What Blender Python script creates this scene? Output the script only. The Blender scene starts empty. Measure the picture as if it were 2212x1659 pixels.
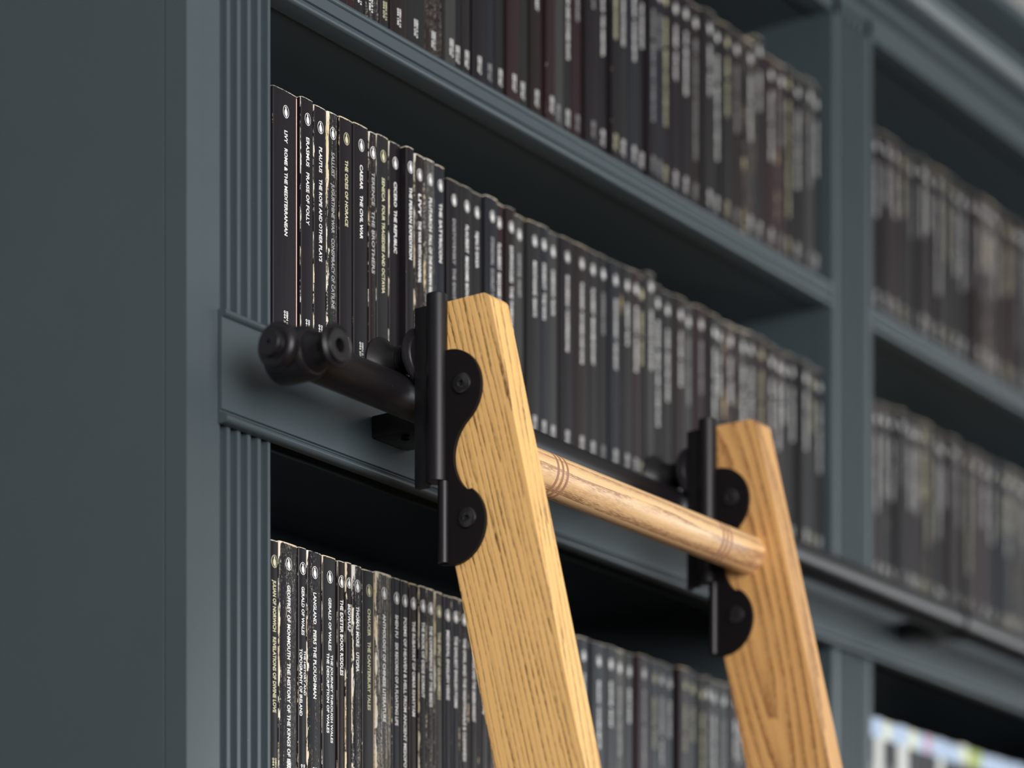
import bpy, bmesh, math, random
from mathutils import Vector, Matrix

# ------------------------------------------------------------------ camera, world, lights, exposure
F = 6144.0; CX = 1106.0; HY = 2757.0; PW, PH = 2212.0, 1659.0      # focal length, centre and horizon in pixels of the frame
TH = math.atan((5528.0 - CX) / F); S, C = math.sin(TH), math.cos(TH)
D = 1.452                      # distance of the camera in front of the bookcase face
H0 = 1.15                      # camera height above the floor
A0 = 1.59735                   # camera distance left of the bookcase corner
sc = bpy.context.scene
cam = bpy.data.cameras.new('camera'); co = bpy.data.objects.new('camera', cam); sc.collection.objects.link(co)
co.location = (-A0, -D, H0); co.rotation_euler = (math.pi / 2, 0, TH - math.pi / 2)
cam.sensor_fit = 'HORIZONTAL'; cam.sensor_width = 36.0; cam.lens = 36.0 * F / PW
cam.shift_y = (HY - PH / 2) / PW; cam.clip_start = 0.05
cam.dof.use_dof = True; cam.dof.focus_distance = 2.280; cam.dof.aperture_fstop = 2.4; cam.dof.aperture_blades = 0
sc.camera = co
sc.view_settings.view_transform = 'Standard'; sc.view_settings.look = 'None'
sc.view_settings.gamma = 1; sc.view_settings.use_curve_mapping = False
sc.view_settings.exposure = 0.09
w = bpy.data.worlds.new('room_light'); sc.world = w; w.use_nodes = True
w.node_tree.nodes['Background'].inputs[0].default_value = (0.90, 0.62, 0.76, 1)
w.node_tree.nodes['Background'].inputs[1].default_value = 0.012

def area(name, loc, target, sx, sy, power, col):
    l = bpy.data.lights.new(name, 'AREA'); l.shape = 'RECTANGLE'; l.size = sx; l.size_y = sy
    l.energy = power; l.color = col
    o = bpy.data.objects.new(name, l); sc.collection.objects.link(o)
    o.location = loc
    o.rotation_euler = (Vector(target) - Vector(loc)).to_track_quat('-Z', 'Y').to_euler()
    return o
area('window_daylight', (-1.25, -2.9, H0 + 0.72), (0.40, 0, H0 + 0.72), 2.0, 1.5, 130, (1.0, 0.975, 0.955))
area('far_window_daylight', (4.5, -3.0, H0 + 0.72), (0.4, 0, H0 + 0.72), 2.1, 1.25, 50, (0.84, 0.94, 1.0))
area('added_ceiling_fill', (2.7, -1.0, H0 + 0.55), (2.3, -0.6, H0 + 1.4), 0.25, 0.25, 8, (1.0, 0.97, 0.92))  # added fill light, no real fitting: brightens the ceiling above the far cornice

# ------------------------------------------------------------------ picture point -> room point (measuring the photograph)
def uw(x, y, v=0.0):
    X = x - CX; z = (D + v) / (S - X / F * C)
    return z * (C + X / F * S) - A0, (HY - y) * z / F
def onu(x, y, u):
    t = (x - CX) / F; a = u + A0; b = a * (S - t * C) / (C + t * S)
    return b - D, (HY - y) * (a * C + b * S) / F

rnd = random.Random(7)

# ------------------------------------------------------------------ materials
def mat(name):
    m = bpy.data.materials.new(name); m.use_nodes = True
    nt = m.node_tree; return m, nt, nt.nodes['Principled BSDF']
def N(nt, t, **k):
    n = nt.nodes.new(t)
    for a, b in k.items(): setattr(n, a, b)
    return n
def math_node(nt, op, a, b=None, c=None, clamp=False):
    n = N(nt, 'ShaderNodeMath', operation=op); n.use_clamp = clamp
    for i, q in enumerate((a, b, c)):
        if q is None: continue
        if isinstance(q, (int, float)): n.inputs[i].default_value = q
        else: nt.links.new(q, n.inputs[i])
    return n.outputs[0]
def mixc(nt, fac, a, b):
    n = N(nt, 'ShaderNodeMix', data_type='RGBA')
    for i, q in ((0, fac), (6, a), (7, b)):
        if isinstance(q, (int, float)): n.inputs[i].default_value = q
        elif isinstance(q, tuple): n.inputs[i].default_value = (*q, 1)
        else: nt.links.new(q, n.inputs[i])
    return n.outputs[2]
def noise(nt, vec, scale, detail=2, rough=0.5, dist=0.0):
    n = N(nt, 'ShaderNodeTexNoise'); n.inputs['Scale'].default_value = scale
    n.inputs['Detail'].default_value = detail; n.inputs['Roughness'].default_value = rough
    n.inputs['Distortion'].default_value = dist
    if vec is not None: nt.links.new(vec, n.inputs['Vector'])
    return n.outputs['Fac']
def mapping(nt, vec, scale=(1, 1, 1), rot=(0, 0, 0), loc=(0, 0, 0)):
    n = N(nt, 'ShaderNodeMapping'); n.inputs['Scale'].default_value = scale
    n.inputs['Rotation'].default_value = rot; n.inputs['Location'].default_value = loc
    nt.links.new(vec, n.inputs['Vector']); return n.outputs[0]
def bump(nt, bs, h, strength, dist):
    b = N(nt, 'ShaderNodeBump'); b.inputs['Strength'].default_value = strength; b.inputs['Distance'].default_value = dist
    nt.links.new(h, b.inputs['Height']); nt.links.new(b.outputs[0], bs.inputs['Normal'])
def objc(nt): return N(nt, 'ShaderNodeTexCoord').outputs['Object']

def paint_material(name, col, rough=0.38):
    m, nt, bs = mat(name); oc = objc(nt)
    n = noise(nt, oc, 9, 4, 0.6)
    c = mixc(nt, n, tuple(x * 0.93 for x in col), tuple(x * 1.07 for x in col))
    specks = math_node(nt, 'GREATER_THAN', noise(nt, oc, 420, 1, 0.5), 0.825)
    c = mixc(nt, math_node(nt, 'MULTIPLY', specks, 0.35), c, (0.35, 0.36, 0.37))
    nt.links.new(c, bs.inputs['Base Color'])
    bs.inputs['Roughness'].default_value = rough
    bump(nt, bs, noise(nt, oc, 260, 2), 0.05, 0.0006)
    return m
M = {}
M['paint'] = paint_material('slate_paint', (0.0515, 0.069, 0.080))
def black_metal(name, col, rough):
    m, nt, bs = mat(name); oc = objc(nt)
    dust = math_node(nt, 'GREATER_THAN', noise(nt, oc, 900, 1, 0.5), 0.80)
    nt.links.new(mixc(nt, math_node(nt, 'MULTIPLY', dust, 0.5), col, (0.16, 0.14, 0.14)), bs.inputs['Base Color'])
    bs.inputs['Roughness'].default_value = rough; bs.inputs['Specular IOR Level'].default_value = 0.38
    bump(nt, bs, noise(nt, oc, 1400, 2), 0.12, 0.0003)
    return m
M['metal'] = black_metal('black_powder_coat', (0.0055, 0.0046, 0.0062), 0.40)
M['plate'] = black_metal('matt_black_coat', (0.0055, 0.0042, 0.0052), 0.5); M['plate'].node_tree.nodes['Principled BSDF'].inputs['Specular IOR Level'].default_value = 0.22

M['screw'] = black_metal('black_screw', (0.010, 0.009, 0.010), 0.24)
M['screw'].node_tree.nodes['Principled BSDF'].inputs['Specular IOR Level'].default_value = 0.8
def oak(name, mode, along='Z'):
    m, nt, bs = mat(name); oc = objc(nt)
    if mode == 'rung': v = mapping(nt, oc, rot=(0, math.radians(90), 0))
    else: v = mapping(nt, oc, rot=(math.radians(13.28), 0, 0))    # local Z along the stile
    sep = N(nt, 'ShaderNodeSeparateXYZ'); nt.links.new(v, sep.inputs[0])
    X, Y, Z = sep.outputs
    warp = noise(nt, mapping(nt, v, (14, 14, 2.2)), 1.0, 2, 0.5)
    w2 = math_node(nt, 'MULTIPLY', math_node(nt, 'SUBTRACT', warp, 0.5), 0.020 if mode != 'cathedral' else 0.014)
    if mode == 'straight':       # lines along the length, drifting a little across the width
        d = math_node(nt, 'ADD', math_node(nt, 'ADD', Y, math_node(nt, 'MULTIPLY', Z, -0.035)), w2)
        d = math_node(nt, 'ADD', d, math_node(nt, 'MULTIPLY', X, 0.7)); per = 0.0052
    elif mode == 'cathedral':    # long nested loops
        a = math_node(nt, 'ADD', Y, OAK_Y0); b = math_node(nt, 'MULTIPLY', math_node(nt, 'ADD', Z, OAK_Z0), 0.12)
        d = math_node(nt, 'SQRT', math_node(nt, 'ADD', math_node(nt, 'POWER', a, 2.0), math_node(nt, 'ADD', math_node(nt, 'POWER', b, 2.0), 0.00001)))
        d = math_node(nt, 'ADD', math_node(nt, 'ADD', d, w2), math_node(nt, 'MULTIPLY', X, 0.3)); per = 0.0090
    else:
        r = math_node(nt, 'ADD', math_node(nt, 'MULTIPLY', Y, 1.0), math_node(nt, 'MULTIPLY', X, 0.6))
        d = math_node(nt, 'ADD', r, math_node(nt, 'MULTIPLY', w2, 1.2)); per = 0.0085
    d = math_node(nt, 'ADD', d, math_node(nt, 'MULTIPLY', math_node(nt, 'SUBTRACT', noise(nt, mapping(nt, v, (170, 170, 5)), 1.0, 2, 0.55), 0.5), per * (1.5 if mode == 'straight' else 0.45)))
    q = math_node(nt, 'DIVIDE', d, per); t = math_node(nt, 'FRACT', q)
    wn = N(nt, 'ShaderNodeTexWhiteNoise', noise_dimensions='1D'); nt.links.new(math_node(nt, 'FLOOR', q), wn.inputs['W'])
    each = math_node(nt, 'ADD', math_node(nt, 'MULTIPLY', wn.outputs['Value'], 0.60), 0.45)
    # earlywood pore rows: dark at t near 1, fading
    row = math_node(nt, 'POWER', t, 5.2 if mode == 'straight' else 2.6)
    pores = noise(nt, mapping(nt, v, (1500, 1500, 150)), 1.0, 2, 0.6)
    pr = math_node(nt, 'MULTIPLY', math_node(nt, 'SUBTRACT', pores, 0.40), 7.0, clamp=True)
    breakup = math_node(nt, 'MULTIPLY', math_node(nt, 'SUBTRACT', noise(nt, mapping(nt, v, (130, 130, 16)), 1.0, 3, 0.6), 0.30), 3.4, clamp=True)
    line = math_node(nt, 'MULTIPLY', math_node(nt, 'MULTIPLY', row, breakup), math_node(nt, 'ADD', math_node(nt, 'MULTIPLY', pr, 2.2), 0.35), clamp=True)
    line = math_node(nt, 'MULTIPLY', line, each)
    streak = noise(nt, mapping(nt, v, (420, 420, 7)), 1.0, 3, 0.6)
    if mode == 'straight': lo, hi, dk, k = (0.73, 0.405, 0.13), (0.87, 0.545, 0.215), (0.105, 0.038, 0.010), 1.0
    elif mode == 'cathedral': lo, hi, dk, k = (0.54, 0.27, 0.090), (0.74, 0.43, 0.165), (0.17, 0.060, 0.016), 0.9
    else: lo, hi, dk, k = (0.72, 0.44, 0.20), (0.86, 0.58, 0.32), (0.27, 0.125, 0.065), 0.8
    base = mixc(nt, streak, lo, hi)
    base = mixc(nt, math_node(nt, 'MULTIPLY', math_node(nt, 'POWER', t, 2.0), 0.22), base, tuple(x * 0.62 for x in lo))
    nt.links.new(mixc(nt, math_node(nt, 'MULTIPLY', line, k), base, dk), bs.inputs['Base Color'])
    bs.inputs['Roughness'].default_value = 0.42
    bs.inputs['Coat Weight'].default_value = 0.2; bs.inputs['Coat Roughness'].default_value = 0.3
    bump(nt, bs, math_node(nt, 'SUBTRACT', 1.0, line), 0.25, 0.0005)
    return m
OAK_Y0, OAK_Z0 = 0.0, 0.0     # set when the ladder is built

def simple(name, col, rough=0.5, nscale=60, amt=0.12):
    m, nt, bs = mat(name); n = noise(nt, objc(nt), nscale, 3, 0.6)
    nt.links.new(mixc(nt, n, tuple(x * (1 - amt) for x in col), tuple(min(1, x * (1 + amt)) for x in col)), bs.inputs['Base Color'])
    bs.inputs['Roughness'].default_value = rough
    return m
M['groove'] = simple('burnt_groove', (0.30, 0.15, 0.085), 0.6)
M['ink'] = simple('white_print', (0.80, 0.80, 0.79), 0.45, 900, 0.12)
M['ink_cream'] = simple('yellowed_print', (0.58, 0.55, 0.36), 0.5, 900, 0.15)
M['ink_grey'] = simple('rubbed_print', (0.34, 0.34, 0.345), 0.5, 900, 0.25)
M['ceil'] = simple('white_ceiling', (0.80, 0.81, 0.80), 0.8, 8, 0.02)
M['wall'] = simple('grey_wall', (0.22, 0.23, 0.24), 0.8, 8, 0.04)
M['floor'] = simple('dark_floor', (0.020, 0.016, 0.014), 0.6, 20, 0.2)
def page_material():
    m, nt, bs = mat('page_paper'); oc = objc(nt)
    leaves = noise(nt, mapping(nt, oc, (4000, 6, 6)), 1.0, 2, 0.7)
    nt.links.new(mixc(nt, leaves, (0.52, 0.40, 0.24), (0.78, 0.66, 0.46)), bs.inputs['Base Color'])
    bs.inputs['Roughness'].default_value = 0.85
    return m
M['pages'] = page_material()

def cover_material(name, col, rough=0.36):
    """Printed card cover: worn paper shows along the spine's edges, head and creases (own shape of each book's damage)."""
    m, nt, bs = mat(name); oc = objc(nt)
    def at(k):
        n = N(nt, 'ShaderNodeAttribute', attribute_type='OBJECT', attribute_name=k); return n.outputs['Fac']
    sep = N(nt, 'ShaderNodeSeparateXYZ'); nt.links.new(oc, sep.inputs[0]); X, Y, Z = sep.outputs
    tw, wr, sd, ht, tr = at('thickness'), at('wear'), at('seed'), at('tall'), at('torn')
    off = N(nt, 'ShaderNodeCombineXYZ'); nt.links.new(sd, off.inputs[0]); nt.links.new(sd, off.inputs[1]); nt.links.new(sd, off.inputs[2])
    add = N(nt, 'ShaderNodeVectorMath', operation='ADD'); nt.links.new(oc, add.inputs[0]); nt.links.new(off.outputs[0], add.inputs[1])
    v = add.outputs[0]
    edge = math_node(nt, 'SUBTRACT', math_node(nt, 'MULTIPLY', tw, 0.5), math_node(nt, 'ABSOLUTE', X))
    edge = math_node(nt, 'ADD', edge, math_node(nt, 'MAXIMUM', math_node(nt, 'MULTIPLY', math_node(nt, 'SUBTRACT', Y, 0.0012), 0.8), 0.0))
    n1 = noise(nt, mapping(nt, v, (700, 700, 210)), 1.0, 5, 0.75)
    n2 = noise(nt, mapping(nt, v, (30, 30, 30)), 1.0, 2, 0.5)
    amount = math_node(nt, 'MULTIPLY', math_node(nt, 'SUBTRACT', math_node(nt, 'ADD', n1, math_node(nt, 'MULTIPLY', n2, 0.9)), 0.95), 0.0026)
    reach = math_node(nt, 'MULTIPLY', math_node(nt, 'ADD', amount, 0.00006), wr)
    e1 = math_node(nt, 'LESS_THAN', edge, reach)
    top = math_node(nt, 'SUBTRACT', ht, Z)
    # torn strip down the left edge, wider at the head
    ln = noise(nt, mapping(nt, v, (300, 300, 55)), 1.0, 5, 0.65)
    left = math_node(nt, 'ADD', X, math_node(nt, 'MULTIPLY', tw, 0.5))
    hd = math_node(nt, 'MULTIPLY', math_node(nt, 'SUBTRACT', 1.0, math_node(nt, 'DIVIDE', top, 0.016), clamp=True), 0.8)
    torn = math_node(nt, 'LESS_THAN', left, math_node(nt, 'MULTIPLY', tr, math_node(nt, 'ADD', math_node(nt, 'MULTIPLY', math_node(nt, 'SUBTRACT', ln, 0.465), 5.0), hd)))
    e1 = math_node(nt, 'MAXIMUM', e1, math_node(nt, 'MULTIPLY', math_node(nt, 'MULTIPLY', torn, math_node(nt, 'LESS_THAN', Y, 0.0017)), math_node(nt, 'GREATER_THAN', tr, 0.0001)))
    e2 = math_node(nt, 'LESS_THAN', top, math_node(nt, 'MULTIPLY', math_node(nt, 'ADD', math_node(nt, 'MULTIPLY', amount, 1.5), 0.00075), math_node(nt, 'ADD', math_node(nt, 'MULTIPLY', wr, 0.6), 0.3)))
    bot = math_node(nt, 'LESS_THAN', Z, math_node(nt, 'MULTIPLY', math_node(nt, 'ADD', amount, 0.0002), wr))
    # reading creases: thin vertical lines
    cr = noise(nt, mapping(nt, v, (520, 1, 5)), 1.0, 2, 0.6)
    cr = math_node(nt, 'LESS_THAN', math_node(nt, 'ABSOLUTE', math_node(nt, 'SUBTRACT', cr, 0.5)), math_node(nt, 'MULTIPLY', wr, 0.010))
    cb = math_node(nt, 'GREATER_THAN', math_node(nt, 'ADD', noise(nt, mapping(nt, v, (900, 900, 500)), 1.0, 3, 0.8), math_node(nt, 'MULTIPLY', wr, 0.05)), 0.60)
    cr = math_node(nt, 'MULTIPLY', math_node(nt, 'MULTIPLY', cr, cb), 0.6)
    cr = math_node(nt, 'MULTIPLY', cr, math_node(nt, 'GREATER_THAN', wr, 0.75))
    # scuff flecks
    fl = math_node(nt, 'GREATER_THAN', math_node(nt, 'ADD', noise(nt, mapping(nt, v, (420, 420, 260)), 1.0, 4, 0.7), math_node(nt, 'MULTIPLY', wr, 0.035)), 0.80)
    mask = math_node(nt, 'MAXIMUM', math_node(nt, 'MAXIMUM', e1, e2), math_node(nt, 'MAXIMUM', math_node(nt, 'MAXIMUM', cr, bot), math_node(nt, 'MULTIPLY', fl, 0.8)))
    paper = mixc(nt, math_node(nt, 'MULTIPLY', math_node(nt, 'SUBTRACT', n2, 0.35), 3.0, clamp=True), (0.74, 0.72, 0.66), (0.66, 0.53, 0.33))
    soft = noise(nt, mapping(nt, v, (260, 260, 8)), 1.0, 3, 0.6)
    base = mixc(nt, soft, tuple(x * 0.75 for x in col), tuple(min(1, x * 1.4) for x in col))
    nt.links.new(mixc(nt, mask, base, paper), bs.inputs['Base Color'])
    rg = math_node(nt, 'ADD', math_node(nt, 'MULTIPLY', mask, 0.4), math_node(nt, 'MULTIPLY', soft, 0.12))
    nt.links.new(math_node(nt, 'ADD', rg, rough - 0.06), bs.inputs['Roughness'])
    bs.inputs['Specular IOR Level'].default_value = 0.24
    bump(nt, bs, noise(nt, mapping(nt, v, (300, 300, 20)), 1.0, 3), 0.15, 0.0008)
    return m
COV = [cover_material('black_cover', (0.0090, 0.0072, 0.0092)), cover_material('charcoal_cover', (0.014, 0.013, 0.0145)),
       cover_material('brown_black_cover', (0.014, 0.0085, 0.0092)), cover_material('blue_black_cover', (0.012, 0.0128, 0.018)),
       cover_material('rubbed_grey_cover', (0.034, 0.034, 0.034)), cover_material('plum_cover', (0.020, 0.0095, 0.012))]
M['cov_white'] = cover_material('off_white_cover', (0.62, 0.64, 0.62)); M['band_blue'] = simple('pale_blue_print', (0.42, 0.54, 0.74), 0.4)
M['band_pink'] = simple('pink_print', (0.55, 0.30, 0.42), 0.4); M['band_green'] = simple('green_print', (0.36, 0.46, 0.08), 0.4)
M['band_cream'] = simple('cream_print', (0.70, 0.74, 0.58), 0.4); M['stripe_tan'] = simple('tan_stripe', (0.46, 0.34, 0.20), 0.7)
M['stick'] = simple('pink_stripe', (0.62, 0.40, 0.35), 0.8)

# ------------------------------------------------------------------ object helpers
COL = sc.collection
def tag(o, label=None, cat=None, group=None, kind=None):
    for k, q in (('label', label), ('category', cat), ('group', group), ('kind', kind)):
        if q: o[k] = q
    return o
def thing(name, label, cat, loc, group=None):
    o = bpy.data.objects.new(name, None); o.empty_display_size = 0.02; COL.objects.link(o); o.location = loc
    return tag(o, label, cat, group)
def link(name, me, m, parent=None, smooth=None):
    o = bpy.data.objects.new(name, me); COL.objects.link(o)
    if m is not None and not me.materials: me.materials.append(m)
    if parent is not None: o.parent = parent
    if smooth:
        for p in me.polygons: p.use_smooth = True
        me.set_sharp_from_angle(angle=math.radians(smooth))
    return o
def root_loc(p):
    while p.parent: p = p.parent
    return Vector(p.location)
def from_bm(name, bm, m, parent, smooth=None):          # bm in room coordinates
    if parent is not None: bmesh.ops.translate(bm, vec=-root_loc(parent), verts=bm.verts)
    bmesh.ops.recalc_face_normals(bm, faces=bm.faces)
    me = bpy.data.meshes.new(name); bm.to_mesh(me); bm.free()
    return link(name, me, m, parent, smooth)
def add_box(bm, u0, u1, v0, v1, w0, w1, bev=0.0):
    q = bmesh.ops.create_cube(bm, size=1.0)['verts']
    for p in q: p.co = Vector(((u0 + u1) / 2 + p.co.x * (u1 - u0), (v0 + v1) / 2 + p.co.y * (v1 - v0), (w0 + w1) / 2 + p.co.z * (w1 - w0)))
    if bev:
        es = list({e for p in q for e in p.link_edges})
        bmesh.ops.bevel(bm, geom=es, offset=bev, segments=2, affect='EDGES', profile=0.5)
def box(name, u0, u1, v0, v1, w0, w1, m, parent, bev=0.0):
    bm = bmesh.new(); add_box(bm, u0, u1, v0, v1, w0 + H0, w1 + H0, bev)
    return from_bm(name, bm, m, parent, 40 if bev else None)
def prism(bm, pts, fn, a, b):
    """closed polygon pts swept from a to b; fn(p, t) gives a room point"""
    A = [bm.verts.new(fn(p, a)) for p in pts]; B = [bm.verts.new(fn(p, b)) for p in pts]
    n = len(pts)
    for i in range(n): bm.faces.new((A[i], A[(i + 1) % n], B[(i + 1) % n], B[i]))
    bm.faces.new(A); bm.faces.new(B[::-1])
def lathe(bm, prof, centre, axis, segs=64):
    """prof: list of (distance along axis, radius)"""
    ax = Vector(axis).normalized(); t1 = ax.orthogonal().normalized(); t2 = ax.cross(t1); c = Vector(centre)
    rings = []
    for d, r in prof:
        if r < 1e-6: rings.append([bm.verts.new(c + ax * d)])
        else: rings.append([bm.verts.new(c + ax * d + (t1 * math.cos(2 * math.pi * i / segs) + t2 * math.sin(2 * math.pi * i / segs)) * r) for i in range(segs)])
    for R, Q in zip(rings, rings[1:]):
        for i in range(segs):
            j = (i + 1) % segs
            if len(R) == 1 and len(Q) == 1: continue
            if len(R) == 1: bm.faces.new((R[0], Q[i], Q[j]))
            elif len(Q) == 1: bm.faces.new((R[i], R[j], Q[0]))
            else: bm.faces.new((R[i], R[j], Q[j], Q[i]))
def turned(name, prof, centre, axis, m, parent, segs=64, smooth=35):
    bm = bmesh.new(); lathe(bm, prof, centre, axis, segs); return from_bm(name, bm, m, parent, smooth)
def arc(cx, cy, r, a0, a1, n):
    return [(cx + r * math.cos(math.radians(a0 + (a1 - a0) * i / n)), cy + r * math.sin(math.radians(a0 + (a1 - a0) * i / n))) for i in range(n + 1)]

# ------------------------------------------------------------------ room
def struct(name, u0, u1, v0, v1, w0, w1, m):
    o = box(name, u0, u1, v0, v1, w0, w1, m, None); o['kind'] = 'structure'; return o
struct('floor', -3.0, 5.6, -4.6, 0.46, -H0 - 0.05, -H0, M['floor'])
struct('ceiling', -3.0, 5.6, -4.6, 0.46, 1.393, 1.443, M['ceil'])
struct('wall_back', -3.0, 5.6, 0.36, 0.46, -H0, 1.393, M['wall'])

# ------------------------------------------------------------------ bookcase
BC = thing('bookcase', 'slate blue painted built-in bookcase with fluted uprights and moulded shelf edges', 'bookcase', (0.5, 0.17, 0))
UEND = 2.065; DEP = 0.355
SH1 = 1.0297; SH2 = 0.7385; SH3 = 0.382; TOP = 1.312
B1 = (0.099, 0.990); B2 = (1.075, 1.966)
# left side panel with the joint 23 mm behind the face
bm = bmesh.new()
prism(bm, [(0.0, 0.0), (0.0, 0.0218), (0.0012, 0.0222), (0.0012, 0.0230), (0.0, 0.0234), (0.0, DEP), (0.018, DEP), (0.018, 0.0)],
      lambda p, t: (p[0], p[1], t), 0.0, H0 + 1.392)
from_bm('side_panel', bm, M['paint'], BC)
# flat stile and fluted pilasters: plan outlines swept upward
def pilaster(name, u0, flutes, u1, flat0, w0, w1, depth):
    pts = [(u0, 0.0)]
    for i in range(flutes):
        a = flat0 + i * 0.0120
        r = 0.0040; cxu = a + r
        pts.append((a - 0.0002, 0.0))
        pts += [(cxu - r * math.cos(math.radians(t)), 2.5 * r * math.sin(math.radians(t))) for t in range(8, 180, 12)]
        pts.append((a + 2 * r + 0.0002, 0.0))
    r = 0.0035
    pts += [(u1 - r + r * math.sin(math.radians(t)), r - r * math.cos(math.radians(t))) for t in range(0, 91, 15)]
    pts += [(u1, depth), (u0, depth)]
    bm = bmesh.new(); prism(bm, pts, lambda p, t: (p[0], p[1], t), H0 + w0, H0 + w1)
    return from_bm(name, bm, M['paint'], BC, 30)
for (w0, w1) in ((-H0, 0.6600), (0.7300, 1.330)):
    pilaster('fluted_pilaster', 0.0181, 5, 0.099, 0.0375, w0, w1, 0.022)
    pilaster('fluted_pilaster', 0.990, 5, 1.075, 1.0035, w0, w1, 0.022)
    pilaster('fluted_pilaster', 1.966, 5, 2.047, 1.984, w0, w1, 0.022)
box('pilaster_block', 0.0181, 0.099, 0.0, 0.022, 0.6600, 0.7300, M['paint'], BC)
box('pilaster_block', 0.990, 1.075, 0.0, 0.022, 0.6600, 0.7300, M['paint'], BC)
box('upright', 0.0181, 0.0985, 0.0222, DEP - 0.001, -H0, 1.33, M['paint'], BC)
box('upright', 0.9905, 1.0745, 0.0222, DEP - 0.001, -H0, 1.33, M['paint'], BC)
box('upright', 1.9665, UEND, 0.0222, DEP - 0.001, -H0, 1.33, M['paint'], BC)
box('side_panel', 2.047, UEND, 0.0, 0.0222, -H0, 1.33, M['paint'], BC)
box('back_panel', 0.02, 2.03, 0.33, 0.354, -H0, 1.33, M['paint'], BC)
box('top_panel', 0.02, 2.03, 0.03, 0.33, 1.314, 1.33, M['paint'], BC)

def shelf(u0, u1, wt):
    """board with a moulded front edge: bead, flat band, bead"""
    b = wt - 0.0237
    prof = [(0.020, wt - 0.0003), (0.0035, wt)]
    prof += [(0.0028 - 0.0026 * math.sin(math.radians(t)), wt - 0.0026 + 0.0026 * math.cos(math.radians(t))) for t in range(10, 171, 20)]
    prof += [(0.0030, wt - 0.0056), (0.0012, wt - 0.0062), (0.0012, wt - 0.0152), (0.0034, wt - 0.0158), (0.0034, wt - 0.0176)]
    prof += [(0.0034 - 0.0036 * math.sin(math.radians(t)), wt - 0.0206 + 0.0030 * math.cos(math.radians(t))) for t in range(10, 171, 16)]
    prof += [(0.0200, b), (0.0204, b + 0.0016), (0.32, b + 0.0016), (0.32, wt - 0.0003)]
    bm = bmesh.new(); prism(bm, prof, lambda p, t: (t, p[0], p[1] + H0), u0, u1)
    return from_bm('shelf', bm, M['paint'], BC, 35)
for (a, b) in (B1, B2):
    shelf(a, b, SH1); shelf(a, b, SH3); shelf(a, b, 0.03)
    box('shelf', a, b, 0.0030, 0.32, SH2 - 0.024, SH2, M['paint'], BC)
    box('underside_fillet', a, b, 0.0232, 0.0252, 0.6555, 0.7144, M['paint'], BC)
# ladder fascia laid over the uprights, with a bead above and a moulding below
fa = [(0.0028, 0.7390)]
fa += [(-0.0042 - 0.0042 * math.sin(math.radians(t)), 0.7360 + 0.0030 * math.cos(math.radians(t))) for t in range(0, 171, 15)]
fa += [(-0.0040, 0.7327), (-0.0040, 0.6626), (-0.0020, 0.6620), (-0.0020, 0.6606), (-0.0058, 0.6601), (-0.0061, 0.6592), (-0.0050, 0.6587)]
fa += [(-0.0048 - 0.0048 * math.sin(math.radians(t)), 0.6552 + 0.0034 * math.cos(math.radians(t))) for t in range(10, 176, 15)]
fa += [(-0.0030, 0.6517), (-0.0005, 0.6517), (-0.0005, 0.7390)]
bm = bmesh.new(); prism(bm, fa, lambda p, t: (t, p[0], p[1] + H0), 0.0352, UEND)
from_bm('fascia', bm, M['paint'], BC, 35)
# cornice
cr = [(0.0222, 1.3120), (0.0, 1.3120), (0.0, 1.3395), (-0.0090, 1.3405), (-0.0110, 1.3420), (-0.0115, 1.3490), (-0.0150, 1.3498)]
cr += [(-0.0150 - 0.024 * math.sin(math.radians(t)), 1.3498 + 0.018 * (1 - math.cos(math.radians(t)))) for t in range(10, 81, 14)]
cr += [(-0.0420, 1.3655), (-0.0430, 1.3725), (-0.0500, 1.3735), (-0.0640, 1.3770), (-0.0760, 1.3800), (-0.0790, 1.3815), (-0.0800, 1.3915), (0.0222, 1.3915)]
bm = bmesh.new(); prism(bm, cr, lambda p, t: (t, p[0], p[1] + H0), -0.002, UEND + 0.002)
from_bm('cornice', bm, M['paint'], BC, 30)

# ------------------------------------------------------------------ ladder rail
RV, RW, RR = -0.067, 0.6962, 0.0160
RL = thing('ladder_rail', 'long round black metal rail carried in front of the bookcase fascia', 'rail', (0.05, RV, H0 + RW))
turned('rail_tube', [(0, 0.0), (0, RR), (1.93, RR), (1.93, 0.0)], (0.060, RV, H0 + RW), (1, 0, 0), M['metal'], RL, 72)
turned('end_cap', [(-0.0002, 0.0), (-0.0002, 0.0014), (-0.0024, 0.0016), (-0.0026, 0.0019), (-0.0026, 0.0024), (-0.0026, 0.0088), (-0.0024, 0.0096), (-0.0016, 0.0101), (-0.0006, 0.0103), (0.0024, 0.0104), (0.0030, 0.0107), (0.0034, 0.0122), (0.0030, 0.0134),
        (0.0036, 0.0152), (0.0054, 0.0170), (0.0080, 0.0179), (0.0108, 0.0177), (0.0130, 0.0165), (0.0140, 0.0146), (0.0156, 0.0140), (0.0260, 0.0140), (0.0260, 0.0)],
       (0.0185, RV, H0 + RW), (1, 0, 0), M['metal'], RL, 80)
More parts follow.
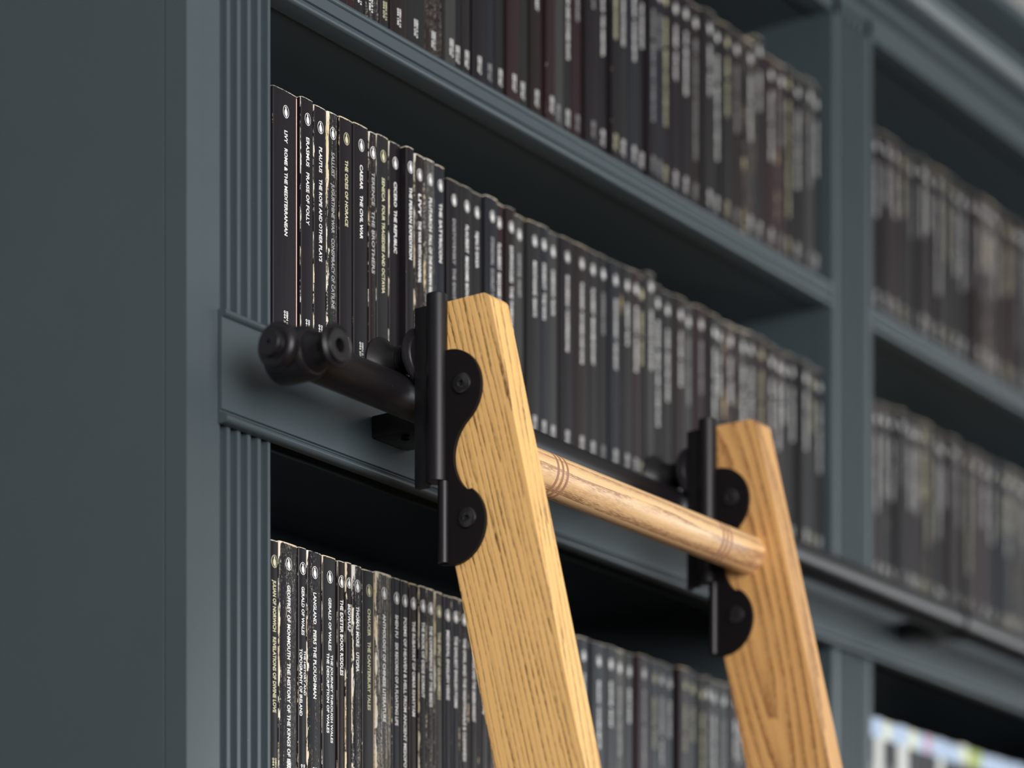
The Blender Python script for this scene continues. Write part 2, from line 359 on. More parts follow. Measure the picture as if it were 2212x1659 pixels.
# end fitting: short barrel across the rail with a flared turned cap facing the room
UF = 0.053
turned('end_fitting', [(-0.0240, 0.0), (-0.0240, 0.0150), (-0.0215, 0.0190), (-0.0180, 0.0205), (0.0060, 0.0205), (0.0110, 0.0195), (0.0140, 0.0170), (0.0150, 0.0)],
       (UF, RV, H0 + RW), (0, -1, 0), M['metal'], RL, 72)
turned('front_cap', [(0.010, 0.0), (0.010, 0.0160), (0.0135, 0.0160), (0.0150, 0.0157), (0.0190, 0.0138), (0.0240, 0.0124), (0.0285, 0.0122), (0.0310, 0.0135), (0.0322, 0.0158), (0.0340, 0.0168), (0.0362, 0.0168), (0.0374, 0.0156),
        (0.0366, 0.0142), (0.0360, 0.0132), (0.0366, 0.0126), (0.0386, 0.0123), (0.0390, 0.0119), (0.0390, 0.0113), (0.0390, 0.0062), (0.0389, 0.0055), (0.0384, 0.0052), (0.0300, 0.0050), (0.0300, 0.0)],
       (UF, RV, H0 + RW), (0, -1, 0), M['metal'], RL, 80)
def rail_bracket(u):
    b = box('rail_bracket', u, u + 0.0467, RV + 0.004, -0.0043, 0.6832, 0.7016, M['metal'], RL, 0.0012)
    turned('rail_collar', [(0.0, 0.0), (0.0, RR + 0.0022), (0.0006, RR + 0.0028), (0.0214, RR + 0.0028), (0.022, RR + 0.0022), (0.022, 0.0)], (u + 0.0120, RV, H0 + RW), (1, 0, 0), M['metal'], b, 48)
    for du in (0.012, 0.034):
        turned('screw', [(0, 0), (0, 0.0012), (0.0008, 0.0014), (0.0008, 0.0030), (0.0, 0.0036), (-0.0016, 0.0036)], (u + du, -0.0300, H0 + 0.6824), (0, 0, 1), M['metal'], b, 24)
    return b
for u in (0.2180, 1.118, 1.90): rail_bracket(u)

# ------------------------------------------------------------------ ladder
UL, UR = 0.1744, 0.5742; TK = 0.0245; SL = 0.236
ZB = -H0
LD = thing('rolling_ladder', 'oak library ladder with turned rung and black brackets leaning on the rail', 'ladder', ((UL + UR) / 2, -0.56, 0))
lr = Vector(LD.location)
# cathedral centre on the right stile, in the shader's turned frame
ca, sa = math.cos(math.radians(13.28)), math.sin(math.radians(13.28))
def shader_yz(v, wv):
    y, z = v - lr.y, wv + H0 - lr.z
    return y * ca - z * sa, y * sa + z * ca
y0, z0 = shader_yz(-0.152, 0.585)
OAK_Y0, OAK_Z0 = -y0, -z0
M['oak_l'] = oak('straight_grain_oak', 'straight'); M['oak_r'] = oak('cathedral_grain_oak', 'cathedral'); M['oak_rung'] = oak('rung_oak', 'rung')
def stile(u0, m):
    def fr(w_): return 0.1565 + SL * (0.76 - w_)
    def bk(w_): return 0.1597 - SL * (w_ - 0.3951)
    pts = [(0.1115, 0.7605)]
    pts += [(fr(0.76) - 0.008 + 0.008 * math.cos(math.radians(t)), 0.7605 - 0.008 + 0.008 * math.sin(math.radians(t))) for t in range(90, -1, -15)]
    pts += [(fr(ZB), ZB), (bk(ZB), ZB), (0.1115, 0.3951 + (0.1597 - 0.1115) / SL)]
    bm = bmesh.new(); prism(bm, pts, lambda p, t: (t, -p[0], p[1] + H0), u0, u0 + TK)
    bmesh.ops.bevel(bm, geom=[e for e in bm.edges if not e.is_boundary and e.calc_face_angle(0) > 0.6], offset=0.0042, segments=4, affect='EDGES', profile=0.5)
    return from_bm('stile', bm, m, LD, 50)
stile(UL, M['oak_l']); stile(UR, M['oak_r'])
def rung(w_):
    pc = 0.1597 + SL * (0.3951 - w_) + 0.0455
    rr = 0.0172; L = UR - (UL + TK)
    P = [(0.0, 0.0), (0.0, rr)]; dark = []
    for g in ((0.056, 0.0625, 0.069), (L - 0.069, L - 0.0625, L - 0.056)):
        for q in g: P += [(q - 0.0016, rr), (q - 0.0004, rr - 0.0013), (q + 0.0004, rr - 0.0013), (q + 0.0016, rr)]; dark.append(q)
    P += [(L, rr), (L, 0.0)]
    o = turned('rung', P, (UL + TK, -pc, H0 + w_), (1, 0, 0), M['oak_rung'], LD, 64, 40)
    o.data.materials.append(M['groove'])
    for p in o.data.polygons:
        x = p.center.x + lr.x - (UL + TK)
        if any(abs(x - q) < 0.0015 for q in dark): p.material_index = 1
    return o
for k in range(6): rung(0.6400 - 0.285 * k)

def bracket(u0, copy_from=None):
    up = u0 - 0.0001
    R = 0.0315; rf = 0.03475
    pts = [(0.1095, 0.553 + 0.002), (0.1095, 0.7200)]
    pts += arc(0.118, 0.690, R, 100, -53, 22)
    pts += [(0.1578 + rf * math.cos(math.radians(t)), 0.637 + rf * math.sin(math.radians(t))) for t in range(131, 234, 6)]
    pts += arc(0.122, 0.5845, R, 55.7, -92, 22)
    bm = bmesh.new(); prism(bm, pts, lambda p, t: (t, -p[0], p[1] + H0), up - 0.0034, up)
    bmesh.ops.bevel(bm, geom=[e for e in bm.edges if abs(e.verts[0].co.x - (up - 0.0034)) < 1e-5 and abs(e.verts[1].co.x - (up - 0.0034)) < 1e-5], offset=0.0008, segments=2, affect='EDGES')
    pl = from_bm('bracket_plate', bm, M['plate'], LD, 35)
    for (vv, ww) in ((-0.1316, 0.6929), (-0.1370, 0.5878)):
        turned('screw', [(0.0002, 0.0), (0.0002, 0.0016), (0.0022, 0.0018), (0.0026, 0.0032), (0.0020, 0.0044), (0.0022, 0.0066), (0.0016, 0.0078), (0.0004, 0.0084), (0.0, 0.0084)], (up - 0.0034, vv, H0 + ww), (-1, 0, 0), M['screw'], pl, 40)
    tu = u0 - 0.0040; tv, _ = onu(944, 800, UL - 0.0040)
    tube = turned('guide_tube', [(0.6195, 0.0), (0.6195, 0.0076), (0.6200, 0.0083), (0.7655, 0.0083), (0.7662, 0.0078), (0.7662, 0.0)], (tu, tv, H0), (0, 0, 1), M['metal'], LD, 48)
    rv, _ = onu(958, 1100, UL - 0.0040)
    turned('slide_rod', [(0.5555, 0.0), (0.5555, 0.0045), (0.6190, 0.0045), (0.6190, 0.0)], (tu, rv, H0), (0, 0, 1), M['metal'], LD, 36)
    a = box('hanger_bar', tu - 0.002, tu + 0.004, -0.1000, -0.0868, 0.6175, 0.7590, M['metal'], LD, 0.0006)
    wu = uw(908, 757, -0.085)[0] - UL + u0
    wh = turned('roller', [(-0.022, 0.0), (-0.022, 0.0195), (-0.0205, 0.0218), (-0.0185, 0.0220), (-0.0172, 0.0208), (-0.0155, 0.0190), (-0.0110, 0.0152), (-0.0060, 0.0124), (-0.0020, 0.0116), (0.0, 0.0106),
            (0.0006, 0.0118), (0.0018, 0.0118), (0.0024, 0.0108), (0.0030, 0.0118), (0.0042, 0.0118), (0.0048, 0.0108), (0.0054, 0.0118), (0.0066, 0.0118), (0.0074, 0.0106), (0.0096, 0.0108), (0.0125, 0.0125), (0.0150, 0.0190), (0.0158, 0.0215), (0.0172, 0.0221), (0.0188, 0.0215), (0.0196, 0.0185), (0.0200, 0.0165), (0.0205, 0.0160), (0.0205, 0.0)],
            (wu, RV, H0 + 0.7241), (0, -1, 0), M['metal'], LD, 72)
    box('axle_arm', tu + 0.0038, wu, -0.0925, -0.0862, 0.7140, 0.7330, M['metal'], LD, 0.0006)
bracket(UL); bracket(UR)

# ------------------------------------------------------------------ books
TEXT = {}; want = []
def text_req(s):
    if s not in TEXT: TEXT[s] = None; want.append(s)
def make_texts():
    objs = []
    for s in want:
        c = bpy.data.curves.new('lettering', 'FONT'); c.body = s; c.size = 1.0; c.resolution_u = 2; c.offset = 0.024
        o = bpy.data.objects.new('lettering', c); COL.objects.link(o); objs.append((s, o))
    bpy.context.view_layer.update(); dg = bpy.context.evaluated_depsgraph_get()
    for s, o in objs:
        me = o.evaluated_get(dg).to_mesh()
        vs = [(p.co.x, p.co.y) for p in me.vertices]; fs = [tuple(p.vertices) for p in me.polygons]
        o.evaluated_get(dg).to_mesh_clear()
        x0 = min(a for a, b in vs); x1 = max(a for a, b in vs)
        TEXT[s] = ([(a - x0, b) for a, b in vs], fs, x1 - x0)
    for s, o in objs: c = o.data; bpy.data.objects.remove(o); bpy.data.curves.remove(c)
CAPH = 0.72     # cap height of the built-in font at size 1

def spine_y(x, t, b=0.0007):
    r = min(0.0014, t * 0.2); h = t / 2; y = b * (x / h) ** 2; e = abs(x) - (h - r)
    if e > 0: y += r - math.sqrt(max(0, r * r - e * e))
    return y
def lettering(name, items, t, m, parent):
    """items: (string, z of first letter, length or None, centre x, cap height); read downward"""
    vs, fs = [], []
    for (s, z0, ln, xc, cap) in items:
        q, f, wid = TEXT[s]; sy = cap / CAPH; sx = (ln / wid) if ln else sy * 1.02
        n = len(vs)
        for (a, b) in q:
            x = xc + (b * sy - cap / 2); vs.append((x, spine_y(x, t) - 0.00012, z0 - a * sx))
        fs += [tuple(i + n for i in g) for g in f]
    me = bpy.data.meshes.new(name); me.from_pydata(vs, [], fs); me.update()
    return link(name, me, m, parent)
def emblem(t, zc, xc, m, parent, sc_=1.0, simple_=False):
    """oval ring with a standing bird"""
    hw, hh = 0.0036 * sc_, 0.0051 * sc_
    vs, fs = [], []
    def put(pts2):
        n = len(vs)
        for (a, b) in pts2: x = xc + a; vs.append((x, spine_y(max(-t / 2 + 1e-4, min(t / 2 - 1e-4, x)), t) - 0.00012, zc + b))
        return n
    K = 32; ring_o = [(hw * math.cos(2 * math.pi * i / K), hh * math.sin(2 * math.pi * i / K)) for i in range(K)]
    ring_i = [(a * 0.88, b * 0.915) for a, b in ring_o]
    n = put(ring_o + ring_i)
    fs += [(n + i, n + (i + 1) % K, n + K + (i + 1) % K, n + K + i) for i in range(K)]
    bird = [(-0.30, 0.62), (-0.12, 0.78), (0.08, 0.72), (0.14, 0.58), (0.10, 0.45), (0.30, 0.20), (0.42, -0.15), (0.36, -0.48), (0.20, -0.66), (0.30, -0.80), (-0.05, -0.80), (-0.02, -0.68),
            (-0.22, -0.60), (-0.38, -0.34), (-0.40, -0.02), (-0.30, 0.26), (-0.14, 0.44), (-0.16, 0.56)]
    n = put([(a * hw * 1.25, b * hh) for a, b in bird]); fs.append(tuple(range(n, n + len(bird))))
    me = bpy.data.meshes.new('emblem'); me.from_pydata(vs, [], fs); me.update()
    return link('emblem', me, m, parent)
COVER_CACHE = {}
def cover_mesh(t, H, dep):
    h = t / 2; r = min(0.0014, t * 0.2); g = 0.00045
    xs = [-h + r * (1 - math.cos(math.radians(a))) for a in range(0, 90, 22)] 
    out = [(-h, dep)]
    K = 18
    sx = [-h * math.cos(math.pi * i / K) for i in range(K + 1)]
    out += [(x, spine_y(x, t)) for x in sx]
    out += [(h, dep)]
    inn = [(h - g, dep)]
    inn += [(x * (h - g) / h, spine_y(x, t) + g) for x in sx[::-1]]
    inn += [(-h + g, dep)]
    # as a strip of quads so that the outline is clean
    P = out; Q = inn[::-1]
    vs = []; fs = []
    for z in (0.0, H):
        vs += [(a, b, z) for a, b in P] + [(a, b, z) for a, b in Q]
    n = len(P); L = 2 * n
    for i in range(n - 1):
        fs.append((i, i + 1, L + i + 1, L + i)); fs.append((n + i + 1, n + i, L + n + i, L + n + i + 1))
        fs.append((L + i, L + i + 1, L + n + i + 1, L + n + i)); fs.append((i + 1, i, n + i, n + i + 1))
    fs.append((0, L, L + n, n)); fs.append((n - 1, 2 * n - 1, L + 2 * n - 1, L + n - 1))
    me = bpy.data.meshes.new('cover'); me.from_pydata(vs, [], fs); me.update()
    return me
def page_mesh(t, H, dep):
    bm = bmesh.new(); e = 0.0006
    add_box(bm, -t / 2 + e, t / 2 - e, 0.0026, dep - 0.001, 0.0004, H - 0.0004)
    me = bpy.data.meshes.new('page_block'); bm.to_mesh(me); bm.free(); return me

def book(u0, u1, base, H, label, group, v=0.009, wear=0.5, cov=0, ink='ink', texts=(), num=True, logo=True, tilt=0.0, logo_d=0.0165, xc=0.0, dep=0.129, torn=0.0, cap=None, band=None, pages='pages', stripe=None):
    t = u1 - u0; uc = (u0 + u1) / 2
    b = thing('paperback_book', label, 'book', (uc, v, H0 + base + 0.0002), group)
    b.rotation_euler = (0, tilt, 0)
    cm = COV[cov] if isinstance(cov, int) else M[cov]
    me = cover_mesh(t, H, dep); o = link('cover', me, cm, b, 50)
    o['thickness'] = float(t); o['wear'] = float(wear); o['seed'] = float(rnd.random() * 40); o['tall'] = float(H); o['torn'] = float(torn)
    link('page_block', page_mesh(t, H, dep), M[pages], b)
    cap = cap or min(0.0038, t * 0.44)
    if texts:
        items = []
        for (s, za, zb, dx) in texts:
            items.append((s, za, (za - zb) if zb is not None else None, xc + dx, cap * (0.86 if dx else 1)))
        lettering('title_lettering', items, t, M[ink], b)
    if logo: emblem(t, H - logo_d, xc, M['ink' if ink == 'ink_grey' else ink], b, min(1.0, t * 0.80 / 0.0072))
    if num and t > 0.0095:
        lettering('number_lettering', [('ISBN 0 14', 0.0262, 0.0150, xc + 0.0015, 0.0021), ('044 %03d' % rnd.randrange(10, 600), 0.0262, 0.0140, xc - 0.0015, 0.0021)], t, M[ink], b)
    if stripe:
        K = 4; vs = []
        for z in (0.001, H - 0.0015):
            for i in range(K + 1):
                x = t / 2 - 0.0023 + 0.0020 * i / K; vs.append((x, spine_y(x, t) - 0.00012, z))
        m2 = bpy.data.meshes.new('printed_stripe'); m2.from_pydata(vs, [], [(i, i + 1, K + 2 + i, K + 1 + i) for i in range(K)]); m2.update(); link('printed_stripe', m2, M[stripe], b)
    if band:
        bw = 0.020; K = 14; vs = []; fs = []
        for z in (H - bw, H - 0.0006):
            for i in range(K + 1):
                x = -t / 2 * math.cos(math.pi * i / K) * 0.992; vs.append((x, spine_y(x, t) - 0.00015, z))
        fs = [(i, i + 1, K + 2 + i, K + 1 + i) for i in range(K)]
        m2 = bpy.data.meshes.new('printed_band'); m2.from_pydata(vs, [], fs); m2.update(); link('printed_band', m2, M[band], b)
    return b

ONES = 'first second third fourth fifth sixth seventh eighth ninth tenth eleventh twelfth thirteenth fourteenth fifteenth sixteenth seventeenth eighteenth nineteenth'.split()
def ordinal(n):
    if n < 20: return ONES[n - 1]
    T = {2: 'twent', 3: 'thirt', 4: 'fort', 5: 'fift', 6: 'sixt', 7: 'sevent'}
    if n % 10 == 0: return T[n // 10] + 'ieth'
    return T[n // 10] + 'y-' + ONES[n % 10 - 1]

POOL = ['HERODOTUS  THE HISTORIES', 'AESCHYLUS  THE ORESTEIA', 'PLATO  THE REPUBLIC', 'SOPHOCLES  THE THEBAN PLAYS', 'TACITUS  THE HISTORIES', 'HOMER  THE ILIAD', 'HOMER  THE ODYSSEY',
        'VIRGIL  THE AENEID', 'OVID  METAMORPHOSES', 'CICERO  SELECTED WORKS', 'EURIPIDES  MEDEA AND OTHER PLAYS', 'MONTAIGNE  ESSAYS', 'PASCAL  PENSEES', 'VOLTAIRE  CANDIDE', 'ARISTOTLE  ETHICS',
        'BOCCACCIO  THE DECAMERON', 'DANTE  INFERNO', 'GOETHE  FAUST', 'BALZAC  COUSIN BETTE', 'FLAUBERT  MADAME BOVARY', 'ZOLA  GERMINAL', 'STENDHAL  SCARLET AND BLACK', 'TOLSTOY  ANNA KARENIN',
        'DOSTOYEVSKY  THE IDIOT', 'TURGENEV  FATHERS AND SONS', 'CHEKHOV  PLAYS', 'IBSEN  GHOSTS', 'THE UPANISHADS', 'THE BHAGAVAD GITA', 'BEDE  A HISTORY OF THE ENGLISH CHURCH', 'THE SONG OF ROLAND',
        'EGIL\'S SAGA', 'NJAL\'S SAGA', 'LAXDAELA SAGA', 'THE NIBELUNGENLIED', 'RACINE  PHAEDRA', 'RABELAIS  GARGANTUA AND PANTAGRUEL', 'CERVANTES  DON QUIXOTE', 'ROUSSEAU  CONFESSIONS', 'DIDEROT  THE NUN']
for s in POOL: text_req(s); [text_req(p) for p in s.split('  ')]

# --- books that can be read or told apart: (left px, right px, top y px, depth, wear, cover, ink, [(string, y start, y end, dx)], label, extras)
# middle shelf
R2 = [
 (591.0, 644.5, 197, .010, .45, 0, 'ink', [('LIVY', 283, 310, 0), ('ROME & THE MEDITERRANEAN', 322, 510, 0)], 'thick black paperback reading ROME & THE MEDITERRANEAN beside the fluted upright', dict(stripe='stick')),
 (651.5, 678.5, 214, .009, 0.5, 0, 'ink', [('ERASMUS', 298, 361, 0), ('PRAISE OF FOLLY', 374, 487, 0)], 'black paperback reading PRAISE OF FOLLY on the middle shelf', dict(torn=0.0007)),
 (679.5, 706.0, 232, .009, 0.6, 0, 'ink', [('PLAUTUS', 319, 374, 0), ('THE ROPE AND OTHER PLAYS', 388, 566, 0)], 'black paperback reading THE ROPE AND OTHER PLAYS with flecked left edge', dict(torn=0.0009)),
 (707.5, 731.5, 245, .009, 1.2, 1, 'ink_grey', [('SALLUST', 330, 384, 0), ('JUGURTHINE WAR', 398, 505, 0), ('CONSPIRACY OF CATILINE', 516, 668, 0)], 'badly worn paperback reading JUGURTHINE WAR with a torn tan edge', dict(torn=0.0026)),
 (734.5, 763.0, 257, .010, .55, 0, 'ink_cream', [('THE ODES OF HORACE', 347, 490, 0)], 'black paperback with yellowed title beginning THE ODES OF', {}),
 (764.5, 796.5, 271, .009, .6, 0, 'ink', [('CAESAR', 357, 410, 0), ('THE CIVIL WAR', 423, 517, 0)], 'black paperback reading THE CIVIL WAR on the middle shelf', {}),
 (797.5, 814.5, 287, .008, 0.8, 2, 'ink_grey', [('TERENCE', 373, 445, 0), ('THE BROTHERS', 456, 592, 0)], 'slim brown-black paperback with cream flecks right of THE CIVIL WAR', dict(torn=0.0011)),
 (815.5, 841.0, 294, .009, 0.6, 1, 'ink_cream', [('SENECA', 385, 437, 0), ('FOUR TRAGEDIES AND OCTAVIA', 445, 635, 0)], 'black paperback reading FOUR TRAGEDIES AND OCTAVIA in yellowed letters', dict(torn=0.0003)),
 (842.0, 866.5, 305, .010, 0.6, 0, 'ink', [('CICERO', 394, 448, 0), ('THE REPUBLIC', 455, 548, 0)], 'black paperback reading THE REPUBLIC just left of a dark gap', dict(torn=0.0009)),
 (873.5, 896.0, 318, .004, .5, 0, 'ink', [('THE PERSIAN EXPEDITION', 404, 560, 0)], 'black paperback reading THE PERSIAN EXPEDITION just right of a dark gap', {}),
 (897.0, 917.0, 333, .009, 0.8, 2, 'ink', [('LIVY', 420, 468, 0), ('THE WAR WITH HANNIBAL', 478, 612, 0)], 'brown-black paperback whose title begins THE WAR WITH, above the ladder roller', dict(torn=0.001)),
 (918.0, 941.0, 344, .008, 1.4, 4, 'ink', [('PLUTARCH', 428, 500, 0), ('FALL OF THE ROMAN REPUBLIC', 508, 668, 0)], 'greyed paperback reading FALL OF THE ROMAN REPUBLIC behind the guide tube', {}),
 (942.0, 962.0, 357, .009, .5, 3, 'ink', [('THE SATYRICON', 440, 568, 0)], 'blue-black paperback reading THE SATYRICON above the ladder bracket', {}),
]
# logo centres of the softer books right of these
LOGO2 = [981.8, 1006.7, 1033, 1058.5, 1086, 1105, 1124, 1154, 1179, 1199, 1226, 1258, 1286, 1304, 1327, 1350, 1373, 1389, 1407, 1423, 1438, 1472, 1490, 1515, 1541, 1557, 1580, 1603, 1622, 1642, 1663, 1682, 1699, 1715, 1737, 1755, 1772]
R3 = [
 (583.5, 603.0, 1168, .009, 0.5, 0, 'ink_cream', [('JULIAN OF NORWICH', 1254, 1365, 0), ('REVELATIONS OF DIVINE LOVE', 1377, 1540, 0)], 'slim black paperback reading REVELATIONS OF DIVINE LOVE beside the fluted upright', dict(torn=0.0001)),
 (604.0, 644.0, 1174, .009, 1.15, 0, 'ink', [('GEOFFREY OF MONMOUTH', 1265, 1425, 0), ('THE HISTORY OF THE KINGS OF BRITAIN', 1433, 1690, 0)], 'thick creased black paperback reading THE HISTORY OF THE KINGS OF BRITAIN', dict(torn=0.0016)),
 (645.5, 664.0, 1184, .009, .6, 0, 'ink', [('GERALD OF WALES', 1268, 1373, 0), ('THE HISTORY AND', 1405, 1502, .0024), ('TOPOGRAPHY OF IRELAND', 1403, 1548, -.0024)], 'black paperback reading TOPOGRAPHY OF IRELAND on the lower shelf', dict(cap=.0034)),
 (664.8, 696.0, 1193, .010, 1.0, 0, 'ink', [('LANGLAND', 1281, 1349, 0), ('PIERS THE PLOUGHMAN', 1362, 1510, 0)], 'black paperback reading PIERS THE PLOUGHMAN with a torn top corner', dict(torn=0.0022)),
 (697.0, 727.5, 1203, .009, 0.55, 1, 'ink', [('GERALD OF WALES', 1292, 1406, 0), ('THE JOURNEY THROUGH WALES', 1414, 1605, .0024), ('THE DESCRIPTION OF WALES', 1412, 1585, -.0024)], 'black paperback reading THE JOURNEY THROUGH WALES on the lower shelf', dict(torn=0.0006, cap=.0034)),
 (731.0, 746.0, 1213, .010, 0.5, 2, 'ink', [('THE EXETER BOOK RIDDLES', 1296, 1460, 0)], 'slim black paperback reading THE EXETER BOOK RIDDLES', dict(torn=0.0003)),
 (746.8, 761.5, 1216, .009, 0.7, 2, 'ink', [('BEOWULF', 1306, 1365, 0)], 'slim one-word-title black paperback immediately left of the one reading UTOPIA', dict(torn=0.0014)),
 (762.3, 783.0, 1223, .009, 1.5, 0, 'ink', [('THOMAS MORE', 1311, 1398, 0), ('UTOPIA', 1410, 1452, 0)], 'worn black paperback reading UTOPIA with a broad cream torn edge', dict(torn=0.0034)),
 (784.0, 811.0, 1233, .010, .7, 1, 'ink_cream', [('CHAUCER', 1316, 1375, 0), ('THE CANTERBURY TALES', 1387, 1535, 0)], 'charcoal paperback reading THE CANTERBURY TALES', dict(stripe='stripe_tan')),
 (812.5, 847.5, 1239, .009, 2.6, 4, 'ink', [('ANTHOLOGY OF CHINESE LITERATURE', 1328, 1560, 0)], 'heavily scuffed whitened paperback reading ANTHOLOGY OF CHINESE LITERATURE', dict(torn=0.003)),
 (848.5, 866.0, 1250, .009, .6, 3, 'ink', [('SHEN FU', 1329, 1378, 0), ('SIX RECORDS OF A FLOATING LIFE', 1389, 1568, 0)], 'black paperback reading SIX RECORDS OF A FLOATING LIFE', {}),
 (867.0, 884.0, 1256, .009, .5, 1, 'ink', [('POEMS OF HEAVEN & HELL FROM ANCIENT MESOPOTAMIA', 1335, 1700, 0)], 'black paperback reading POEMS OF HEAVEN & HELL FROM ANCIENT MESOPOTAMIA', {}),
 (885.5, 902.5, 1262, .011, .5, 2, 'ink', [('THE RUBA\'IYAT OF OMAR KHAYYAM', 1343, 1548, 0)], 'black paperback with a title beginning THE RUBA\'IYAT OF', {}),
 (904.5, 922.5, 1267, .009, 0.8, 0, 'ink', [('THE BOOK OF DEDE KORKUT', 1344, 1508, 0)], 'black paperback with a title beginning THE BOOK OF on the lower shelf', dict(torn=0.0012)),
 (923.2, 939.5, 1273, .009, 1.2, 1, 'ink', [('THE CONFERENCE OF THE BIRDS', 1352, 1528, 0)], 'black paperback reading THE CONFERENCE OF THE BIRDS', {}),
 (940.5, 957.5, 1280, .009, 0.8, 4, 'ink_cream', [('THE EPIC OF GILGAMESH', 1366, 1511, 0)], 'flecked paperback with a title beginning THE EPIC OF left of MEDIEVAL ENGLISH VERSE', dict(torn=0.0012)),
 (960.0, 976.0, 1288, .009, .6, 3, 'ink', [('MEDIEVAL ENGLISH VERSE', 1363, 1513, 0)], 'black paperback reading MEDIEVAL ENGLISH VERSE left of the ladder', {}),
 (977.0, 993.5, 1292, .009, .6, 3, 'ink', [('THE EARLIEST ENGLISH POEMS', 1375, 1530, 0)], 'black paperback reading THE EARLIEST ENGLISH POEMS left of the ladder', {}),
 (994.5, 1013.0, 1298, .009, .8, 1, 'ink', [('THE OWL AND THE NIGHTINGALE & CLEANNESS', 1380, 1645, 0)], 'black paperback reading THE OWL AND THE NIGHTINGALE just left of the ladder', {}),
 (1014.0, 1034.0, 1304, .009, .7, 0, 'ink', [('SIR GAWAIN AND THE GREEN KNIGHT', 1392, 1560, 0)], 'black paperback partly hidden by the near ladder stile on the lower shelf', {}),
]
LOGO3 = [1045, 1065, 1086, 1108, 1130, 1152, 1176, 1198, 1218, 1240, 1265, 1291, 1322, 1342, 1361, 1387, 1412, 1430, 1448, 1477, 1498, 1514, 1526, 1537, 1563, 1584, 1603, 1622, 1645, 1664, 1682, 1700, 1722, 1741, 1760, 1778]
for row in (R2, R3):
    for b_ in row:
        for it in b_[7]: text_req(it[0])
for s in ['ISBN 0 14']: text_req(s)
# the three-figure number lines are drawn from a fixed set
rs = random.Random(3)
NUMS = ['044 %03d' % n for n in range(10, 600)]
_r = rnd.getstate()
for s in NUMS[::30]: text_req(s)
make_texts()
rnd.setstate(_r)
_rr = rnd.randrange
class _Num:
    pass
def pick_num(): return NUMS[::30][rnd.randrange(len(NUMS[::30]))]

def read_row(row, base, group):
    last = 0
    for (xl, xr, yt, v, wear, cov, ink, tx, label, ex) in row:
        u0 = uw(xl, 0, v)[0]; u1 = uw(xr, 0, v)[0] - 0.0002
        if u0 < last: u0 = last + 0.0002
        last = u1
        xm = (xl + xr) / 2
        top = uw(xm, yt, v)[1]; H = min(0.2045, max(0.196, top - base))
        cv = lambda y: uw(xm, y, v)[1] - base
        items = [(s, cv(a), cv(b), dx) for (s, a, b, dx) in tx]
        book(u0, u1, base, H, label, group, v=v, wear=wear, cov=cov, ink=ink, texts=items, num=True, **ex)
    return last
def soft_row(bounds, base, group, where, start_n, tall=(), Hm=0.2):
    n = start_n
    for i, (u0, u1) in enumerate(bounds):
        s = POOL[rnd.randrange(len(POOL))]; t = u1 - u0
        wear = rnd.choice((.15, .25, .3, .4, .5, .7, 1.4)); cov = rnd.choice((0, 0, 1, 1, 2, 3, 4, 5)); ink = rnd.choice(('ink', 'ink', 'ink', 'ink_cream', 'ink_grey'))
        H = Hm + rnd.uniform(-.0025, .0012); ld = 0.0165
        if n in tall: H += 0.010; ld = 0.013
        look = {0: 'black', 1: 'charcoal', 2: 'brown-black', 3: 'blue-black', 4: 'greyed', 5: 'plum-black'}[cov]
        ik = {'ink': 'white', 'ink_cream': 'yellowed', 'ink_grey': 'faded'}[ink]
        label = '%s paperback with %s lettering, %s from left on %s' % (look, ik, ordinal(n), where)
        tx = []
        z = H - 0.032 - rnd.uniform(0, .003)
        L = min(0.0033 * len(s), 0.125) * rnd.uniform(.85, 1.0)
        tx.append((s, z, z - L, 0))
        book(u0 + 0.0002, u1 - 0.0002, base, H, label, group, v=.009 + rnd.uniform(-.003, .003), wear=wear, cov=cov, ink=ink, texts=tx, logo_d=ld)
        n += 1
def bounds_from_logos(xs, v, start):
    us = [uw(x, 0, v)[0] for x in xs]; out = []; a = start
    for i in range(len(us)):
        b = (us[i] + us[i + 1]) / 2 if i + 1 < len(us) else us[i] + (us[i] - a)
        out.append((a, min(b, B1[1] - 0.0004))); a = b
    return [q for q in out if q[1] - q[0] > 0.006]
def random_bounds(a, b):
    out = []
    while a < b - 0.012:
        t = rnd.choice((.011, .013, .015, .017, .019, .022, .027)) + rnd.uniform(-.001, .001)
        if rnd.random() < 0.06: a += 0.003
        out.append((a, min(a + t, b))); a += t
    return out
def pick(n): return n
# number strings used inside book() come from NUMS
_orig = lettering
def lettering(name, items, t, m, parent):
    fixed = []
    for it in items:
        s = it[0]
        if s not in TEXT: s = pick_num()
        fixed.append((s,) + tuple(it[1:]))
    return _orig(name, fixed, t, m, parent)

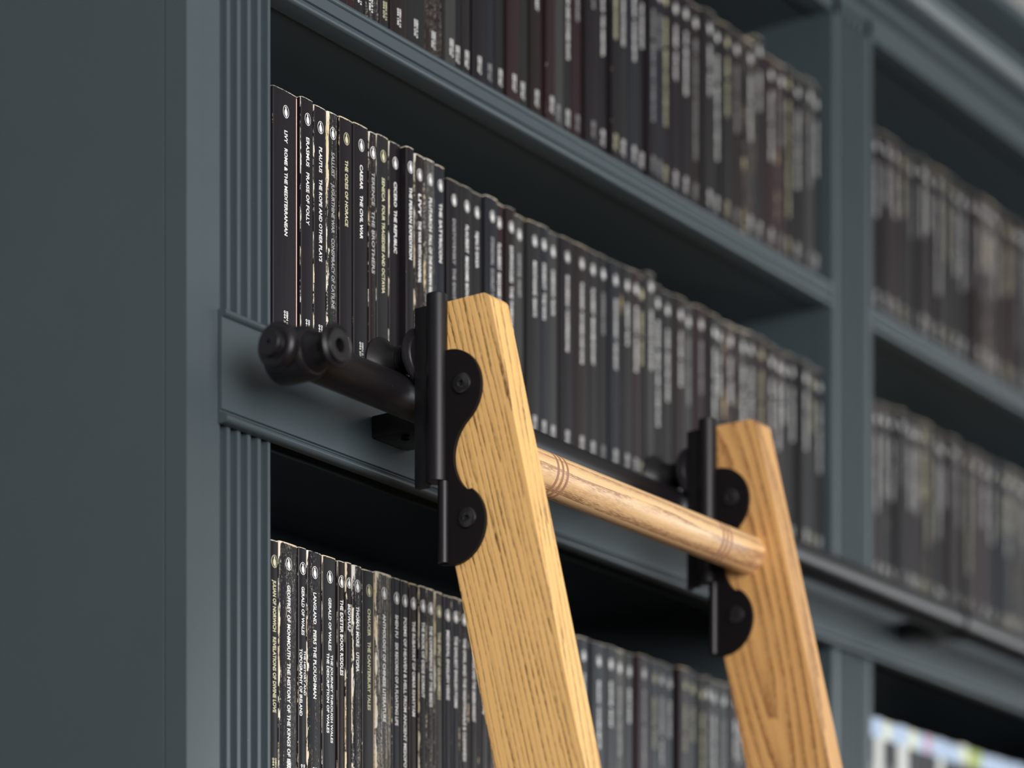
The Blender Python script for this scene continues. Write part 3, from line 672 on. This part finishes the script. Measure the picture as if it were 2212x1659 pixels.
G2 = 'paperbacks on the middle shelf of the near bay'; G3 = 'paperbacks on the lower shelf of the near bay'; G1 = 'paperbacks on the upper shelf of the near bay'
last = read_row(R2, SH2, G2)
soft_row(bounds_from_logos(LOGO2, .009, last + 0.003), SH2, G2, "near bay's middle shelf", len(R2) + 1, tall=(len(R2) + 19,))
last = read_row(R3, SH3, G3)
soft_row(bounds_from_logos(LOGO3, .009, last + 0.0006), SH3, G3, "near bay's lower shelf", len(R3) + 1)
soft_row(random_bounds(B1[0] + 0.002, B1[1] - 0.001), SH1, G1, "near bay's upper shelf", 1, tall=(43,))
FAR = 1.60
soft_row(random_bounds(B2[0] + 0.001, FAR), SH1, 'paperbacks on the upper shelf of the far bay', "far bay's upper shelf", 1)
soft_row(random_bounds(B2[0] + 0.001, FAR), SH2, 'paperbacks on the middle shelf of the far bay', "far bay's middle shelf", 1)
# far bay, lower shelf: taller books with a coloured band at the head
n = 1; a = B2[0] + 0.001
bands = ['band_blue', 'band_blue', 'band_cream', 'band_blue', 'band_blue', 'band_cream', 'band_blue', 'band_pink', 'band_blue', 'band_blue', 'band_blue', 'band_blue', 'band_cream', 'band_green', 'band_green']
covs = [0, 'cov_white', 0, 1, 'cov_white', 0, 1, 0, 1, 'cov_white', 1, 0, 1, 0, 1]
while a < FAR - 0.02:
    t = rnd.choice((.015, .018, .021, .024)); k = n - 1
    bd = bands[k] if k < len(bands) else 'band_blue'; cv = covs[k] if k < len(covs) else 1
    nm = {'band_blue': 'pale blue', 'band_cream': 'cream', 'band_pink': 'pink', 'band_green': 'green'}[bd]
    book(a, a + t - 0.0004, SH3, 0.2140 + rnd.uniform(-.001, .0015), '%s book with %s head band, %s from left on far bay\'s lower shelf' % ('white' if cv == 'cov_white' else 'dark', nm, ordinal(n)),
         'banded books on the lower shelf of the far bay', v=.006, wear=.4, cov=cv, ink='ink', texts=[(POOL[rnd.randrange(len(POOL))], .165, None, 0)], num=False, logo=False, band=bd)
    a += t; n += 1
